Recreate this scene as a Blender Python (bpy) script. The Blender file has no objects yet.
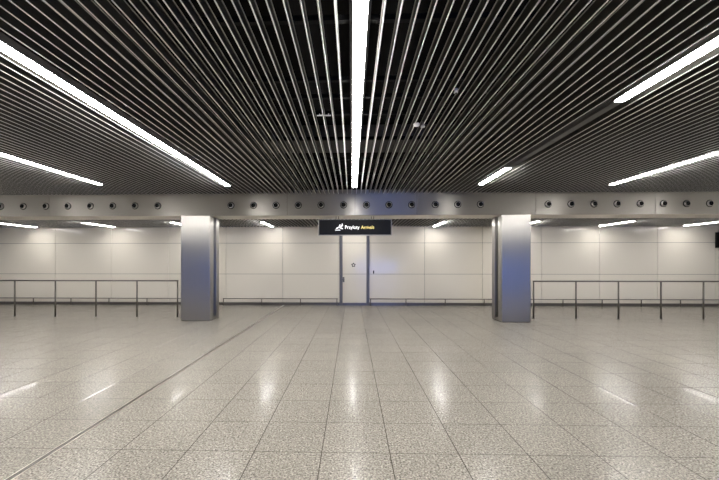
import bpy, bmesh, math
from mathutils import Vector, Matrix

# ------------------------------------------------------------------ frame of reference
F = 365.0                 # focal length in pixels of the 719 px wide frame
EYE = 1.70
YAW = math.radians(1.55)  # camera turned slightly left of the hall axis
CX, CY = 342.1, 262.0     # optical centre in the frame
sT, cT = math.sin(YAW), math.cos(YAW)

def wx(px, Y):            # across position of a picture column on the plane Y
    d = (px - CX) / F
    return Y * (d * cT - sT) / (d * sT + cT)

def wz(px, py, Y):        # height of a picture point on the plane Y
    d = (px - CX) / F
    t = Y / (d * sT + cT)
    return EYE + (CY - py) / F * t

C = bpy.context.scene.collection

# ------------------------------------------------------------------ materials
def new_mat(name):
    m = bpy.data.materials.new(name); m.use_nodes = True
    nt = m.node_tree
    return m, nt, nt.nodes['Principled BSDF']

def plain(name, col, rough=.5, metal=0.0, spec=.5, noise=0.0, nscale=8.0):
    m, nt, b = new_mat(name)
    b.inputs['Base Color'].default_value = (*col, 1)
    b.inputs['Roughness'].default_value = rough
    b.inputs['Metallic'].default_value = metal
    b.inputs['Specular IOR Level'].default_value = spec
    if noise:
        tc = nt.nodes.new('ShaderNodeTexCoord')
        n = nt.nodes.new('ShaderNodeTexNoise'); n.inputs['Scale'].default_value = nscale
        n.inputs['Detail'].default_value = 4
        mr = nt.nodes.new('ShaderNodeMapRange')
        mr.inputs['To Min'].default_value = max(0, rough - noise); mr.inputs['To Max'].default_value = rough + noise
        nt.links.new(tc.outputs['Object'], n.inputs['Vector'])
        nt.links.new(n.outputs['Fac'], mr.inputs['Value'])
        nt.links.new(mr.outputs['Result'], b.inputs['Roughness'])
    return m

def brushed(name, col, rough, tangent, aniso=.9, streak=(1, 1, 60), around=False):
    m, nt, b = new_mat(name)
    b.inputs['Metallic'].default_value = 1
    b.inputs['Anisotropic'].default_value = aniso
    cv = nt.nodes.new('ShaderNodeCombineXYZ')
    for i, v in enumerate(tangent): cv.inputs[i].default_value = v
    if around:            # brushed along the vertical on every side: spread sideways round the shaft
        ge = nt.nodes.new('ShaderNodeNewGeometry')
        cr = nt.nodes.new('ShaderNodeVectorMath'); cr.operation = 'CROSS_PRODUCT'
        nt.links.new(ge.outputs['Normal'], cr.inputs[0]); nt.links.new(cv.outputs[0], cr.inputs[1])
        nt.links.new(cr.outputs[0], b.inputs['Tangent'])
    else:
        nt.links.new(cv.outputs[0], b.inputs['Tangent'])
    tc = nt.nodes.new('ShaderNodeTexCoord')
    mp = nt.nodes.new('ShaderNodeMapping'); mp.inputs['Scale'].default_value = streak
    n = nt.nodes.new('ShaderNodeTexNoise'); n.inputs['Scale'].default_value = 3; n.inputs['Detail'].default_value = 5
    mr = nt.nodes.new('ShaderNodeMapRange')
    mr.inputs['To Min'].default_value = rough - .03; mr.inputs['To Max'].default_value = rough + .03
    mx = nt.nodes.new('ShaderNodeMix'); mx.data_type = 'RGBA'
    mx.inputs['A'].default_value = (*[c * .94 for c in col], 1); mx.inputs['B'].default_value = (*[min(1, c * 1.05) for c in col], 1)
    nt.links.new(tc.outputs['Object'], mp.inputs['Vector']); nt.links.new(mp.outputs[0], n.inputs['Vector'])
    nt.links.new(n.outputs['Fac'], mr.inputs['Value']); nt.links.new(mr.outputs['Result'], b.inputs['Roughness'])
    nt.links.new(n.outputs['Fac'], mx.inputs['Factor']); nt.links.new(mx.outputs['Result'], b.inputs['Base Color'])
    return m

def emit(name, col, strength, base=(.8, .8, .8)):
    m, nt, b = new_mat(name)
    b.inputs['Base Color'].default_value = (*base, 1)
    b.inputs['Emission Color'].default_value = (*col, 1)
    b.inputs['Emission Strength'].default_value = strength
    return m

def floor_material():
    m, nt, b = new_mat('polished speckled granite tiles')
    N, L = nt.nodes.new, nt.links.new
    tc = N('ShaderNodeTexCoord')
    sp = N('ShaderNodeSeparateXYZ'); L(tc.outputs['Object'], sp.inputs[0])
    def math_(op, a, bb=None, c=None):
        n = N('ShaderNodeMath'); n.operation = op
        for i, v in enumerate((a, bb, c)):
            if v is None: continue
            if isinstance(v, (int, float)): n.inputs[i].default_value = v
            else: L(v, n.inputs[i])
        return n.outputs[0]
    def joint(coord, off, pitch, w):
        q = math_('DIVIDE', math_('SUBTRACT', coord, off), pitch)
        fr = math_('FRACT', q)
        d = math_('MULTIPLY', math_('MINIMUM', fr, math_('SUBTRACT', 1.0, fr)), pitch)
        return math_('LESS_THAN', d, w), math_('FLOOR', q)
    jx, ix = joint(sp.outputs[0], -.27, .607, .0040)
    jy, iy = joint(sp.outputs[1], 3.255, .605, .0036)
    cell = N('ShaderNodeCombineXYZ'); L(ix, cell.inputs[0]); L(iy, cell.inputs[1])
    wn = N('ShaderNodeTexWhiteNoise'); wn.noise_dimensions = '2D'; L(cell.outputs[0], wn.inputs['Vector'])
    n1 = N('ShaderNodeTexNoise'); n1.inputs['Scale'].default_value = 62; n1.inputs['Detail'].default_value = 3; n1.inputs['Roughness'].default_value = .65
    L(tc.outputs['Object'], n1.inputs['Vector'])
    vo = N('ShaderNodeTexVoronoi'); vo.inputs['Scale'].default_value = 70
    L(tc.outputs['Object'], vo.inputs['Vector'])
    n2 = N('ShaderNodeTexNoise'); n2.inputs['Scale'].default_value = .6; n2.inputs['Detail'].default_value = 3
    L(tc.outputs['Object'], n2.inputs['Vector'])
    cr = N('ShaderNodeValToRGB')
    e = cr.color_ramp.elements
    e[0].position = .34; e[0].color = (.055, .050, .041, 1)
    e[1].position = .68; e[1].color = (.47, .435, .375, 1)
    x = e.new(.44); x.color = (.205, .189, .160, 1)
    x = e.new(.56); x.color = (.285, .264, .226, 1)
    L(n1.outputs['Fac'], cr.inputs[0])
    crv = N('ShaderNodeSeparateColor'); L(vo.outputs['Color'], crv.inputs[0])
    tone = math_('ADD', .78, math_('MULTIPLY', crv.outputs[0], .42))
    tone = math_('MULTIPLY', tone, math_('ADD', .97, math_('MULTIPLY', wn.outputs['Value'], .06)))
    tone = math_('MULTIPLY', tone, math_('ADD', .92, math_('MULTIPLY', n2.outputs['Fac'], .16)))
    vm = N('ShaderNodeVectorMath'); vm.operation = 'SCALE'
    L(cr.outputs[0], vm.inputs[0]); L(tone, vm.inputs['Scale'])
    mx = N('ShaderNodeMix'); mx.data_type = 'RGBA'
    L(math_('MAXIMUM', math_('MULTIPLY', jx, .95), math_('MULTIPLY', jy, .85)), mx.inputs['Factor'])
    L(vm.outputs[0], mx.inputs['A']); mx.inputs['B'].default_value = (.05, .043, .034, 1)
    L(mx.outputs['Result'], b.inputs['Base Color'])
    L(math_('ADD', .20, math_('MULTIPLY', n2.outputs['Fac'], .05)), b.inputs['Roughness'])
    b.inputs['Specular IOR Level'].default_value = .12
    b.inputs['Coat Weight'].default_value = .04; b.inputs['Coat Roughness'].default_value = .03
    return m

M = dict(
    floor=floor_material(),
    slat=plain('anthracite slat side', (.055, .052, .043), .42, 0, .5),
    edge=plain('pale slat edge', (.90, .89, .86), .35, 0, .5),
    lip=plain('grey slat lip', (.62, .61, .57), .5, 0, .4),
    void=plain('black ceiling void', (.012, .011, .011), .9, 0, .1),
    duct=plain('dull galvanised duct', (.09, .085, .08), .6, .3, .3),
    carrier=plain('black carrier rail', (.010, .010, .010), .7, 0, .2),
    beam=brushed('horizontally brushed steel', (.45, .43, .39), .50, (0, 0, 1), .95, (.6, 1, 40)),
    soffit=plain('satin steel soffit', (.70, .67, .60), .55, 1.0),
    column=brushed('vertically brushed steel', (.43, .415, .38), .36, (0, 0, 1), .95, (40, 40, .5), True),
    rail=plain('brushed steel tube', (.17, .155, .135), .36, .9, .5, .05, 30),
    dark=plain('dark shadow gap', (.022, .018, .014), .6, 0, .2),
    plinth=plain('dark steel plinth', (.16, .15, .145), .28, .8),
    glass=plain('white back-painted glass', (.69, .645, .56), .10, 0, .26, .02, 1.5),
    jointbk=plain('grey joint', (.13, .12, .11), .7),
    plaster=plain('plain wall paint', (.55, .525, .47), .6),
    rearw=plain('grey hall wall', (.10, .095, .09), .6),
    lamp=emit('white lamp diffuser', (1.0, .975, .955), 22.0),
    off=plain('unlit lamp diffuser', (.035, .033, .03), .35),
    housing=plain('grey lamp housing', (.05, .048, .048), .5, .2),
    signblk=plain('black sign face', (.006, .006, .007), .45, 0, .15),
    signfr=plain('grey sign frame', (.35, .34, .33), .4, .8),
    white=emit('white sign lettering', (1, 1, 1), .55),
    yellow=emit('yellow sign lettering', (1, .80, .28), .5, (.8, .6, .2)),
    jamb=plain('grey steel door jamb', (.17, .165, .165), .42, .8),
    chrome=plain('satin nozzle steel', (.62, .60, .56), .28, 1.0),
    black=plain('black plastic', (.006, .006, .006), .7, 0, .12),
    whitep=plain('white plastic', (.85, .83, .80), .4),
    blue=emit('blue lit display', (.10, .26, 1.0), 5.2, (.05, .1, .5)),
    strip=plain('dark joint cover', (.10, .088, .072), .35, .4),
    stripedge=plain('bright joint edge', (.66, .61, .53), .3, .8),
)

# ------------------------------------------------------------------ mesh helpers
class MB:
    def __init__(self): self.bm = bmesh.new(); self.mats = []
    def mi(self, m):
        if m not in self.mats: self.mats.append(m)
        return self.mats.index(m)
    def box(self, a, b, m, bevel=0):
        x0, y0, z0 = a; x1, y1, z1 = b
        v = [self.bm.verts.new(p) for p in ((x0,y0,z0),(x1,y0,z0),(x1,y1,z0),(x0,y1,z0),(x0,y0,z1),(x1,y0,z1),(x1,y1,z1),(x0,y1,z1))]
        i = self.mi(m); fs = []
        for q in ((3,2,1,0),(4,5,6,7),(0,1,5,4),(1,2,6,5),(2,3,7,6),(3,0,4,7)):
            f = self.bm.faces.new([v[k] for k in q]); f.material_index = i; fs.append(f)
        if bevel:
            r = bmesh.ops.bevel(self.bm, geom=list({e for f in fs for e in f.edges}), offset=bevel, segments=2, profile=.5, affect='EDGES')
            for f in r['faces']: f.material_index = i
        return self
    def tube(self, p, q, r, m, n=16, r2=None):
        p, q = Vector(p), Vector(q); d = (q - p).normalized()
        u = d.orthogonal().normalized(); w = d.cross(u); i = self.mi(m)
        r2 = r if r2 is None else r2
        A = [self.bm.verts.new(p + (u*math.cos(t) + w*math.sin(t))*r) for t in (2*math.pi*k/n for k in range(n))]
        B = [self.bm.verts.new(q + (u*math.cos(t) + w*math.sin(t))*r2) for t in (2*math.pi*k/n for k in range(n))]
        for k in range(n):
            f = self.bm.faces.new((A[k], A[(k+1)%n], B[(k+1)%n], B[k])); f.material_index = i; f.smooth = True
        f = self.bm.faces.new(A[::-1]); f.material_index = i
        f = self.bm.faces.new(B); f.material_index = i
        return self
    def lathe_y(self, prof, m, n=28, c=(0, 0, 0)):
        # profile of (radius, y) turned around the Y axis through c
        i = self.mi(m); rings = []
        for r, y in prof:
            if r < 1e-6: rings.append([self.bm.verts.new((c[0], c[1] + y, c[2]))])
            else: rings.append([self.bm.verts.new((c[0] + r*math.cos(2*math.pi*k/n), c[1] + y, c[2] + r*math.sin(2*math.pi*k/n))) for k in range(n)])
        for A, B in zip(rings, rings[1:]):
            for k in range(n):
                k2 = (k+1) % n
                if len(A) == 1: vs = (A[0], B[k2], B[k])
                elif len(B) == 1: vs = (A[k], A[k2], B[0])
                else: vs = (A[k], A[k2], B[k2], B[k])
                f = self.bm.faces.new(vs); f.material_index = i; f.smooth = True
        return self
    def prism(self, pts, y0, y1, m):
        # outline of (x, z) points given depth along Y
        i = self.mi(m)
        A = [self.bm.verts.new((x, y0, z)) for x, z in pts]; B = [self.bm.verts.new((x, y1, z)) for x, z in pts]
        n = len(pts)
        for vs in [A, B[::-1]] + [[A[k], B[k], B[(k+1)%n], A[(k+1)%n]] for k in range(n)]:
            f = self.bm.faces.new(vs); f.material_index = i
        return self
    def plan(self, pts, z0, z1, m, smooth=False):
        # closed outline of (x, y) points raised from z0 to z1
        i = self.mi(m)
        A = [self.bm.verts.new((x, y, z0)) for x, y in pts]; B = [self.bm.verts.new((x, y, z1)) for x, y in pts]
        n = len(pts)
        for vs in [A[::-1], B] + [[A[k], A[(k+1)%n], B[(k+1)%n], B[k]] for k in range(n)]:
            f = self.bm.faces.new(vs); f.material_index = i
        return self
    def build(self, name, parent=None, kind=None, loc=None):
        bmesh.ops.recalc_face_normals(self.bm, faces=self.bm.faces)
        me = bpy.data.meshes.new(name); self.bm.to_mesh(me); self.bm.free()
        for m in self.mats: me.materials.append(m)
        o = bpy.data.objects.new(name, me); C.objects.link(o)
        if loc: o.location = loc
        if parent: o.parent = parent
        if kind: o['kind'] = kind
        return o

def thing(name, label, cat, loc=(0, 0, 0), group=None):
    o = bpy.data.objects.new(name, None); C.objects.link(o); o.location = loc
    o['label'] = label; o['category'] = cat
    if group: o['group'] = group
    return o

def dup(root, loc, label, group=None):
    r = root.copy(); C.objects.link(r); r.location = loc; r['label'] = label
    if group: r['group'] = group
    for ch in list(root.children):
        c = ch.copy(); C.objects.link(c); c.parent = r
        for g in ch.children:
            d = g.copy(); C.objects.link(d); d.parent = c
    return r

ORD = ['nearest', 'second', 'third', 'fourth', 'fifth', 'sixth', 'seventh', 'eighth', 'ninth', 'tenth', 'eleventh', 'twelfth']

# ------------------------------------------------------------------ key planes
X0, ROW = .06, 3.17        # slat origin and lamp row spacing
ROWX = {-3: -9.44, -2: -6.27, -1: -3.135, 0: .065, 1: 3.20, 2: 6.465, 3: 9.65, -4: -12.6, 4: 12.8}   # lamp rows above the hall; unseen side rows added to brighten the beam ends
P = .1268                  # slat pitch
ZC = EYE + 1.936           # underside of the hall slats
YB, YBB = 10.40, 11.30     # beam front and back
ZB = 3.03                 # beam underside
YW = 14.33                 # face of the back wall
ZR = 3.065                 # underside of the low slats behind the beam
YH = -10.0                 # end wall behind the viewer
XS = 16.6                  # side walls

# ------------------------------------------------------------------ setting
MB().box((-XS, YH, -.12), (XS, YW + .2, 0), M['floor']).build('floor', kind='structure')
j = MB()
xj = -2.68
j.box((xj - .022, -1, .0), (xj + .022, YW - .05, .0025), M['strip'])
j.box((xj - .030, -1, .0), (xj - .022, YW - .05, .004), M['stripedge'])
j.box((xj + .022, -1, .0), (xj + .030, YW - .05, .004), M['stripedge'])
j.build('trim_1', kind='structure')
MB().box((-XS - .2, YH, 0), (-XS, YW + .2, 4.3), M['plaster']).build('wall_left', kind='structure')
MB().box((XS, YH, 0), (XS + .2, YW + .2, 4.3), M['plaster']).build('wall_right', kind='structure')
MB().box((-XS, YH - .2, 0), (XS, YH, 4.3), M['rearw']).build('wall_front', kind='structure')

# back wall: white glass panels with open joints on a dark backing
xd0, xd1 = wx(341.0, YW), wx(368.0, YW)       # door jamb centres
xs = [wx(p, YW) for p in (-2, 55.3, 111.5, 168.3, 226, 282.7)]
xs = [xs[0] - 2.25] + xs + [xd0]
xr = [xd1] + [wx(p, YW) for p in (424.6, 482.6, 541.3, 599.5, 657.6, 716)]
xr.append(xr[-1] + 2.25)
w = MB()
w.box((-XS, YW + .035, 0), (XS, YW + .2, 4.3), M['jointbk'])
zs = [.105, 1.226, 2.445, ZR + .10]
g = .006
spans = list(zip(xs, xs[1:])) + list(zip(xr, xr[1:]))
for a, b in spans:
    for z0, z1 in zip(zs, zs[1:]):
        w.box((a + g, YW, z0 + g), (b - g, YW + .03, z1 - g), M['glass'], .003)
wall = w.build('wall_back', kind='structure')
MB().box((-XS, YW - .012, 0), (xd0 - .05, YW + .02, .10), M['plinth']).build('baseboard_left', kind='structure')
MB().box((xd1 + .05, YW - .012, 0), (XS, YW + .02, .10), M['plinth']).build('baseboard_right', kind='structure')

# service door between two steel jambs
door = MB()
door.box((xd0 - .055, YW - .05, 0), (xd0 + .055, YW + .03, ZR + .02), M['jamb'], .006)
door.box((xd1 - .055, YW - .05, 0), (xd1 + .055, YW + .03, ZR + .02), M['jamb'], .006)
door = door.build('door_1', kind='structure')
MB().box((xd0 + .062, YW - .002, .10), (xd1 - .062, YW + .03, 1.22), M['glass'], .003) \
    .box((xd0 + .062, YW - .002, 1.232), (xd1 - .062, YW + .03, 2.44), M['glass'], .003) \
    .box((xd0 + .062, YW - .002, 2.452), (xd1 - .062, YW + .03, ZR + .1), M['glass'], .003).build('door_leaf', door)
MB().box((xd0 + .06, YW - .006, 0), (xd1 - .06, YW + .03, .09), M['plinth']).build('kick_plate', door)
ex, ez = wx(353.5, YW), wz(353.5, 265, YW)
e = MB().lathe_y([(.040, 0), (.040, -.018), (.062, -.018), (.066, -.010), (.066, 0)], M['black'], 24, (ex, YW - .002, ez))
for k in range(5):
    a = math.pi/2 + k*2*math.pi/5
    e.prism([(ex + math.cos(a+d)*r, ez + math.sin(a+d)*r) for d, r in ((-.22, .060), (.22, .060), (.12, .088), (-.12, .088))], YW - .012, YW, M['black'])
e.build('round_emblem', door)
kx, kz = wx(343.6, YW), wz(343.6, 279.6, YW)
MB().lathe_y([(0, -.07), (.03, -.068), (.042, -.055), (.042, -.03), (.02, -.025), (.02, 0)], M['jamb'], 20, (kx, YW - .002, kz)) \
    .box((kx - .035, YW - .008, kz - .10), (kx + .035, YW, kz + .10), M['jamb'], .003).build('door_knob', door)

t = thing('key_switch', 'small dark upright switch plate on the glass wall right of the narrow door', 'switch', (wx(373.6, YW), YW, wz(373.6, 272, YW)))
MB().box((-.022, -.02, -.05), (.022, 0, .05), M['black'], .006).build('back_plate', t)
MB().box((-.012, -.036, -.085), (.012, -.02, .06), M['black'], .004).build('lever', t)

# ------------------------------------------------------------------ slatted ceilings
def rows_gap(x):           # slats that make room for the lamp rows
    return any(abs(x - r) < P for r in ROWX.values())
def low_gap(x):
    return any(abs(x - (.03 + k * 3.1)) < P for k in range(-4, 5))

def slat(mb, x, y0, y1, z, side=None):
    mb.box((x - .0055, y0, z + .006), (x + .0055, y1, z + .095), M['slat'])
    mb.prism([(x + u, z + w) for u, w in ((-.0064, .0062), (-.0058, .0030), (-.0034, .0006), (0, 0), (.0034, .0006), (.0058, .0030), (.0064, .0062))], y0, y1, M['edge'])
    mb.box((x - .0125, y0, z + .095), (x + .0125, y1, z + .101), M['lip'])

ceil = MB().box((-XS, YH, 4.16), (XS, YW + .2, 4.3), M['void']).build('ceiling', kind='structure')
s = MB(); n = int(XS / P) - 1
ROWEND = {-3: 9.0, -2: 8.92, -1: 9.15, 0: 9.40, 1: 9.15, 2: 9.28, 3: 9.3, -4: 8.9, 4: 9.3}
for i in range(-n, n):
    x = X0 + (i + .5) * P
    if abs(x) > XS - .05: continue
    if rows_gap(x):
        slat(s, x, ROWEND[min(ROWX, key=lambda k: abs(ROWX[k] - x))] + .02, YB - .02, ZC); continue
    slat(s, x, -3.0, YB - .02, ZC)
s.build('slatting', ceil)
for y in (1.0, 2.1, 3.1, 4.12, 4.55, 5.06, 6.1, 7.3, 8.5, 9.7):
    MB().box((-XS + .1, y - .025, ZC + .103), (XS - .1, y + .025, ZC + .15), M['carrier']).build('carrier_rail', ceil)
MB().box((-XS + .1, 6.35, ZC + .22), (XS - .1, 7.2, ZC + .45), M['duct']).build('duct', ceil)

low = MB().box((-XS, YBB + .02, ZR + .30), (XS, YW, ZR + .40), M['void']).build('ceiling', kind='structure')
s = MB()
for i in range(-n, n):
    x = X0 + (i + .5) * P
    if abs(x) > XS - .05: continue
    if low_gap(x):
        slat(s, x, YBB + .03, 12.26, ZR); continue
    slat(s, x, YBB + .03, YW - .005, ZR)
s.build('slatting', low)

# ------------------------------------------------------------------ lamps in the hall ceiling
LEN = 1.617
def lamp_parts(root, mat, ln, wd=.056, up=-.018):
    # diffuser bar in a shallow trough with flared sides and closed ends
    MB().box((-wd, -ln/2 + .006, up), (wd, ln/2 - .006, up + .028), mat, .004).build('diffuser', root)
    h = MB()
    h.box((-wd - .004, -ln/2, up + .029), (wd + .004, ln/2, up + .085), M['housing'])
    for s_ in (-1, 1):
        pts = [(s_*(wd + .004), up + .030), (s_*(wd + .030), .075 + up), (s_*(wd + .030), .081 + up), (s_*(wd + .004), up + .036)]
        h.prism(pts, -ln/2, ln/2, M['housing'])
        h.box((min(s_*(wd + .001), s_*(wd + .0039)), -ln/2, up + .016), (max(s_*(wd + .001), s_*(wd + .0039)), ln/2, up + .029), M['housing'])
    for e in (-1, 1):
        h.box((-wd - .003, min(e*ln/2, e*(ln/2 - .005)), up - .001), (wd + .003, max(e*ln/2, e*(ln/2 - .005)), up + .029), M['housing'])
    h.build('housing', root)

proto = {}
def hall_lamp(x, yc, lit, label, group, ln=LEN):
    key = (lit, round(ln, 3))
    if key not in proto:
        proto[key] = thing('ceiling_lamp', label, 'lamp', (x, yc, ZC), group)
        lamp_parts(proto[key], M['lamp'] if lit else M['off'], ln)
        return proto[key]
    return dup(proto[key], (x, yc, ZC), label, group)

rowname = {-4: 'added unseen side row at the left wall', 4: 'added unseen side row at the right wall', -3: 'outermost row at the far left', -2: 'outer left ceiling row', -1: 'long left ceiling row', 0: 'central ceiling row',
           1: 'broken right ceiling row', 2: 'outer right ceiling row', 3: 'outermost row at the far right'}
for k in (0, -1, 1, -2, 2, -3, 3, -4, 4):
    x = ROWX[k]
    end, count = ROWEND[k], (6 if k in (-2, 1, 2) else 7)
    for q in range(count):
        yc = end - LEN * (q + .5)
        lit = True
        if k == 1 and q in (1, 2): lit = False
        if k == 1 and q >= 3: yc = 4.47 - LEN * (q - 2.5)
        st = 'lit white' if lit else 'unlit dark'
        lab = '%s strip lamp in the %s, %s from the beam' % (st, rowname[k], ORD[q].replace('nearest', 'first'))
        hall_lamp(x, yc, lit, lab, 'strip lamps in the hall ceiling')

# lamps over the passage behind the beam
side = {-4: 'far left end', -3: 'left part', -2: 'stretch behind the left column', -1: 'bay right of the left column', 0: 'bay behind the black sign',
        1: 'bay left of the right column', 2: 'stretch behind the right column', 3: 'right part', 4: 'far right end'}
pl = None
for k in range(-4, 5):
    lab = 'lit strip lamp over the glass wall passage, %s' % side[k]
    loc = (.03 + k * 3.1, (12.28 + 13.98) / 2, ZR)
    if pl is None:
        pl = thing('ceiling_lamp', lab, 'lamp', loc, 'strip lamps over the passage behind the beam')
        lamp_parts(pl, M['lamp'], 1.70, .045)
    else: dup(pl, loc, lab)

# small fittings caught in the slats
t = thing('mounting_bracket', 'short white bar across two ceiling slats left of the central lamp row', 'bracket', (wx(324, 4.8), 4.8, ZC))
MB().box((-.092, -.012, -.012), (.092, .012, -.001), M['whitep'], .003).build('bar', t)
for sx in (-.06, .06): MB().tube((sx, 0, -.001), (sx, 0, .02), .006, M['whitep'], 10).build('hook', t)
yS = 365 * 1.936 / (262 - 124.5)
t = thing('smoke_detector', 'white round smoke detector under the slats right of the central lamp row', 'detector', (wx(416.5, yS), yS, ZC))
b = MB(); b.lathe_y([(0, -.045), (.03, -.043), (.05, -.03), (.055, -.012), (.055, 0), (0, 0)], M['whitep'], 24)
o = b.build('dome', t); o.scale = (.85, .85, .85); o.rotation_euler = (math.radians(90), 0, 0)
t2 = thing('ceiling_sprinkler', 'small pale sprinkler head beside the white smoke detector', 'sprinkler', (wx(423.5, yS), yS + .05, ZC))
MB().tube((0, 0, -.004), (0, 0, .05), .012, M['chrome'], 12).build('pipe', t2)
MB().tube((0, 0, -.030), (0, 0, -.004), .032, M['whitep'], 16, .024).build('cap', t2)
y3 = 365 * 1.936 / (262 - 93)
t3 = thing('ceiling_sensor', 'tiny pale sensor among the slats above and right of the smoke detector', 'sensor', (wx(456, y3), y3, ZC))
MB().tube((0, 0, -.016), (0, 0, .03), .022, M['whitep'], 14).build('body', t3)
MB().tube((0, 0, -.021), (0, 0, -.016), .009, M['black'], 12).build('lens', t3)

# ------------------------------------------------------------------ steel beam
beam = thing('steel_beam', 'long brushed steel beam carried by the two square columns', 'beam', (0, 0, 0))
px = [49.5, 168.5, 287, 355, 417, 536, 655]
bx = [-16.4, wx(-190, YB), wx(-70, YB)] + [wx(p, YB) for p in px] + [wx(774, YB), wx(894, YB), 16.4]
MB().box((-16.4, YB + .042, ZB + .015), (16.4, YBB, 3.98), M['dark']).build('core', beam)
yaw = [0, .2, -.1, .2, .3, -1.1, .15, .5, -.3, .2, -.1, .2, 0]   # the panels are not hung perfectly true
for a, b, q in zip(bx, bx[1:], yaw):
    hw_ = (b - a)/2
    o = MB().box((-hw_ + .003, -.018, 0), (hw_ - .003, 0, 3.76 - ZB), M['beam'], .003).build('face_panel', beam, loc=((a + b)/2, YB + .018, ZB))
    o.rotation_euler = (0, 0, math.radians(q))
MB().box((-16.4, YB + .02, ZB), (16.4, YBB, ZB + .014), M['soffit']).build('soffit', beam)

# jet nozzles along the beam
npx = [1, 23.4, 46, 68, 90.5, 112.7, 135, 157.7, 231, 253.5, 276, 298.2, 321, 343.6, 366.4, 389, 411.6, 435.2, 457.7, 480.4,
       548.2, 571, 594, 617, 640, 663.4, 686.6, 709.6]
zn = 3.325
def nz_label(i):
    if i < 8: return 'round steel air nozzle on the beam, %s to the left of the left column' % ORD[7 - i].replace('nearest', 'first')
    if i < 14: return 'round steel air nozzle on the beam, %s to the right of the left column' % ORD[i - 8].replace('nearest', 'first')
    if i < 20: return 'round steel air nozzle on the beam, %s to the left of the right column' % ORD[19 - i].replace('nearest', 'first')
    return 'round steel air nozzle on the beam, %s to the right of the right column' % ORD[i - 20].replace('nearest', 'first')
nz = None
for i, p in enumerate(npx):
    xn = wx(p, YB)
    kp = max(j_ for j_ in range(len(yaw)) if bx[j_] <= xn)
    yw = math.radians(yaw[kp])
    loc = (xn, YB - .001 + math.tan(yw) * (xn - (bx[kp] + bx[kp + 1])/2), zn)
    if nz is None:
        nz = thing('air_vent', nz_label(i), 'air nozzle', loc, 'air nozzles along the steel beam')
        MB().lathe_y([(.108, 0), (.108, -.003), (.106, -.004), (.102, -.003), (.100, -.001), (.100, 0)], M['beam'], 32).build('rim', nz)
        MB().lathe_y([(.100, -.0012), (0, -.0012)], M['black'], 32).build('recess', nz)
        prof = [(.079 * math.sin(a), -.006 - .079 * math.cos(a)) for a in [math.radians(q) for q in range(54, 96, 6)]]
        MB().lathe_y([(prof[0][0] - .006, prof[0][1] + .03)] + prof, M['chrome'], 32).build('ball', nz)
        MB().lathe_y([(.0625, -.049), (0, -.046)], M['black'], 28).build('throat', nz)
        nz.rotation_euler.z = yw
    else: dup(nz, loc, nz_label(i)).rotation_euler.z = yw

# ------------------------------------------------------------------ square columns
def rounded_shell(hx, y0, y1, r, front):
    pts = []
    if front:
        pts = [(-hx, y1)]
        for k in range(7):
            a = math.pi + k * math.pi / 12; pts.append((-hx + r + r*math.cos(a), y0 + r + r*math.sin(a)))
        for k in range(7):
            a = 1.5*math.pi + k * math.pi / 12; pts.append((hx - r + r*math.cos(a), y0 + r + r*math.sin(a)))
        pts.append((hx, y1))
    else:
        pts = [(hx, y0)]
        for k in range(7):
            a = k * math.pi / 12; pts.append((hx - r + r*math.cos(a), y1 - r + r*math.sin(a)))
        for k in range(7):
            a = .5*math.pi + k * math.pi / 12; pts.append((-hx + r + r*math.cos(a), y1 - r + r*math.sin(a)))
        pts.append((-hx, y0))
    return pts

def column(pa, pb, label):
    xa, xb = wx(pa, YB), wx(pb, YB)
    hx = (xb - xa) / 2; D = .74
    c = thing('steel_column', label, 'column', ((xa + xb)/2, YB + .004, 0), 'square steel columns')
    g0, g1 = D*.37, D*.66
    MB().plan(rounded_shell(hx, 0, g0, .03, True), .012, ZB - .001, M['column']).build('front_shell', c)
    MB().plan(rounded_shell(hx, g1, D, .03, False), .012, ZB - .001, M['column']).build('back_shell', c)
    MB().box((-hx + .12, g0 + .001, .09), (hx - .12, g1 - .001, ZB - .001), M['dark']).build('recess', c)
    MB().box((-hx + .015, .015, 0), (hx - .015, D - .015, .011), M['dark']).build('foot', c)
    MB().box((-hx + .01, g0 + .001, .0115), (hx - .01, g1 - .001, .089), M['column']).build('base_block', c)
    return c
column(180.4, 209.9, 'square brushed steel column left of the black arrivals sign')
column(501.9, 531.2, 'square brushed steel column right of the black arrivals sign')

# ------------------------------------------------------------------ handrails
def handrail(x_posts, y, xa, xb, h, label):
    r = thing('handrail', label, 'handrail', (x_posts[0], y, 0))
    bx0 = x_posts[0]
    MB().tube((xa - bx0, 0, h), (xb - bx0, 0, h), .021, M['rail'], 16).build('top_rail', r)
    pp = None
    for x in x_posts:
        if pp is None:
            pp = MB().tube((0, 0, .012), (0, 0, h - .018), .022, M['rail'], 16).tube((0, 0, 0), (0, 0, .012), .05, M['rail'], 20).build('post', r)
        else:
            o = pp.copy(); C.objects.link(o); o.parent = r; o.location = (x - bx0, 0, 0)
YR = 11.15
lp = [wx(p, YR) for p in (-26, 14.8, 55.4, 96, 137, 177.6)]
handrail(lp, YR, lp[0] - .5, lp[-1] + .02, 1.12, 'steel handrail with thin posts running left from the left column')
rp = [wx(p, YR) for p in (533.6, 576, 618.5, 661, 703.5, 746)]
handrail(rp, YR, rp[0] - .02, rp[-1] + .5, 1.12, 'steel handrail with thin posts running right from the right column')

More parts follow.
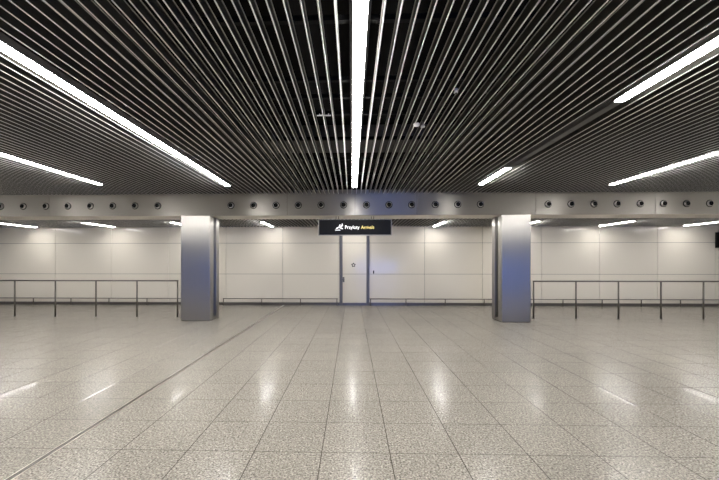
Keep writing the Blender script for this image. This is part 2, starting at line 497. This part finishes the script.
# low bumper rails along the glass wall
def bumper(x_posts, y, xa, xb, label):
    h = .275
    r = thing('bumper_rail', label, 'bumper rail', (x_posts[0], y, 0), 'low bumper rails before the glass wall')
    b0 = x_posts[0]
    MB().tube((xa - b0, 0, h), (xb - b0, 0, h), .017, M['rail'], 14).build('rail', r)
    pp = None
    for x in x_posts:
        if pp is None:
            pp = MB().tube((0, 0, .01), (0, 0, h - .012), .02, M['rail'], 14).tube((0, 0, 0), (0, 0, .01), .045, M['rail'], 18).build('post', r)
        else:
            o = pp.copy(); C.objects.link(o); o.parent = r; o.location = (x - b0, 0, 0)
YP = YW - .20
P_ = lambda L_: [wx(p, YP) for p in L_]
q = P_((-5, 33.5, 71, 109, 147, 185)); bumper(q, YP, q[0] - .6, q[-1] + .3, 'low steel bumper rail by the glass wall left of the left column')
q = P_((223.5, 261.7, 300.5, 337)); bumper(q, YP, q[0] - .02, q[-1] + .04, 'low steel bumper rail by the glass wall between left column and door')
q = P_((370.6, 406, 445.3, 484.2, 523.5, 563, 602.2, 641.3, 680.5, 719.5)); bumper(q, YP, q[0] - .04, q[-1] + .3, 'low steel bumper rail by the glass wall right of the narrow door')

# ------------------------------------------------------------------ hanging sign
YS = 10.62
sx0, sx1 = wx(318.3, YS), wx(391.8, YS)
sz0, sz1 = wz(355, 235.4, YS), wz(355, 219.3, YS)
sc_x, sc_z = (sx0 + sx1)/2, (sz0 + sz1)/2
hw, hh = (sx1 - sx0)/2, (sz1 - sz0)/2
sg = thing('hanging_sign', 'black hanging sign with a white plane and the words Przyloty Arrivals', 'sign', (sc_x, YS, sc_z))
MB().box((-hw + .02, .012, -hh + .02), (hw - .02, .09, hh - .012), M['signblk']).build('face', sg)
MB().box((-hw, 0, -hh), (-hw + .019, .10, hh), M['signfr'], .003).box((hw - .019, 0, -hh), (hw, .10, hh), M['signfr'], .003) \
    .box((-hw + .019, 0, -hh), (hw - .019, .10, -hh + .019), M['signfr'], .003) \
    .box((-hw + .019, 0, hh - .012), (hw - .019, .10, hh), M['signfr'], .003).build('frame', sg)
for p in (337.2, 372.6):
    x = wx(p, YS) - sc_x
    for d in (-.035, .035):
        MB().tube((x + d, .05, hh), (x + d, .05, ZB - sc_z + .001), .010, M['rail'], 10).build('hanger', sg)

def lettering(txt, x, width, z, mat, name):
    cu = bpy.data.curves.new('lettering', 'FONT'); cu.body = txt; cu.size = 1; cu.extrude = .01; cu.offset = 0
    tmp = bpy.data.objects.new('lettering', cu); C.objects.link(tmp)
    bpy.context.view_layer.update()
    me = bpy.data.meshes.new_from_object(tmp.evaluated_get(bpy.context.evaluated_depsgraph_get()))
    bpy.data.objects.remove(tmp); bpy.data.curves.remove(cu)
    xs_ = [v.co.x for v in me.vertices]; w0 = max(xs_) - min(xs_); k = width / w0
    for v in me.vertices:
        X, Y_, Z_ = v.co; v.co = ((X - min(xs_)) * k, 0.006 - Z_ * .35, Y_ * k * 1.12)
    me.flip_normals()
    me.materials.clear(); me.materials.append(mat)
    o = bpy.data.objects.new(name, me); C.objects.link(o); o.parent = sg; o.location = (x, .008, z)
    o['label'] = 'sign lettering reading ' + txt
    return o
ppm = (sx1 - sx0) / 73.5
tx = lambda p: (p - 355.05) * ppm
lettering('Przyloty', tx(345.2), 14.4 * ppm, -.042, M['white'], 'lettering')
lettering('Arrivals', tx(361.2), 13.0 * ppm, -.042, M['yellow'], 'lettering')
# plane symbol
def rot(pts, a, s, ox, oz):
    ca, sa = math.cos(a), math.sin(a)
    return [(ox + s*(x*ca - z*sa), oz + s*(x*sa + z*ca)) for x, z in pts]
ic = MB(); ox, oz = tx(339.7), .012
body = [(-1.0, -.02), (-.9, .10), (.62, .15), (.85, .50), (1.02, .50), (.95, .02), (.80, -.10), (-.86, -.12)]
A = math.radians(24)
ic.prism(rot(body, A, .115, ox, oz), -.002, .011, M['white'])
ic.prism(rot([(-.35, .0), (.12, .0), (.62, -.72), (.40, -.74)], A, .115, ox, oz), -.0015, .0115, M['white'])
ic.prism(rot([(-.25, .08), (.12, .10), (.46, .58), (.30, .58)], A, .115, ox, oz), -.0015, .0115, M['white'])
ic.prism([(ox - .13, -.085), (ox + .02, -.085), (ox + .02, -.070), (ox - .13, -.070)], -.002, .011, M['white'])
ic.build('plane_symbol', sg)

# ------------------------------------------------------------------ blue lit display on the end wall behind the viewer, dark monitor at the far right
ad = thing('wall_display', 'wide blue lit advertising display on the end wall behind the viewer', 'display', (2.55, YH, 1.15))
MB().box((-2.2, .001, -.75), (2.2, .12, .75), M['black'], .01).build('case', ad)
MB().box((-2.14, .121, -.69), (2.14, .128, .69), M['blue']).build('screen', ad)
mo = thing('wall_monitor', 'dark screen mounted at the far right end of the glass wall', 'monitor', (wx(716.6, YW - .15) + .5, YW - .15, wz(717, 240, YW - .15)))
MB().box((-.5, 0, -.30), (.5, .06, .30), M['black'], .008).build('case', mo)
MB().box((-.10, .06, -.10), (.10, .15, .10), M['black']).build('bracket', mo)

# ------------------------------------------------------------------ world, camera, colour
wd = bpy.data.worlds.new('World'); bpy.context.scene.world = wd; wd.use_nodes = True
wd.node_tree.nodes['Background'].inputs[0].default_value = (.02, .02, .02, 1)
wd.node_tree.nodes['Background'].inputs[1].default_value = .2

cam = bpy.data.cameras.new('Camera'); co = bpy.data.objects.new('Camera', cam); C.objects.link(co)
co.location = (0, 0, EYE); co.rotation_euler = (math.radians(90), 0, YAW)
cam.sensor_width = 36; cam.lens = F / 719 * 36
cam.shift_x = (359.5 - CX) / 719; cam.shift_y = (CY - 240) / 719
cam.clip_start = .05; cam.clip_end = 100
sc = bpy.context.scene
sc.camera = co
sc.view_settings.view_transform = 'Standard'; sc.view_settings.look = 'None'
sc.view_settings.gamma = 1; sc.view_settings.use_curve_mapping = False
sc.view_settings.exposure = 1.55
sc.cycles.use_denoising = True
sc.cycles.max_bounces = 10; sc.cycles.diffuse_bounces = 5; sc.cycles.glossy_bounces = 5
sc.cycles.sample_clamp_indirect = 8
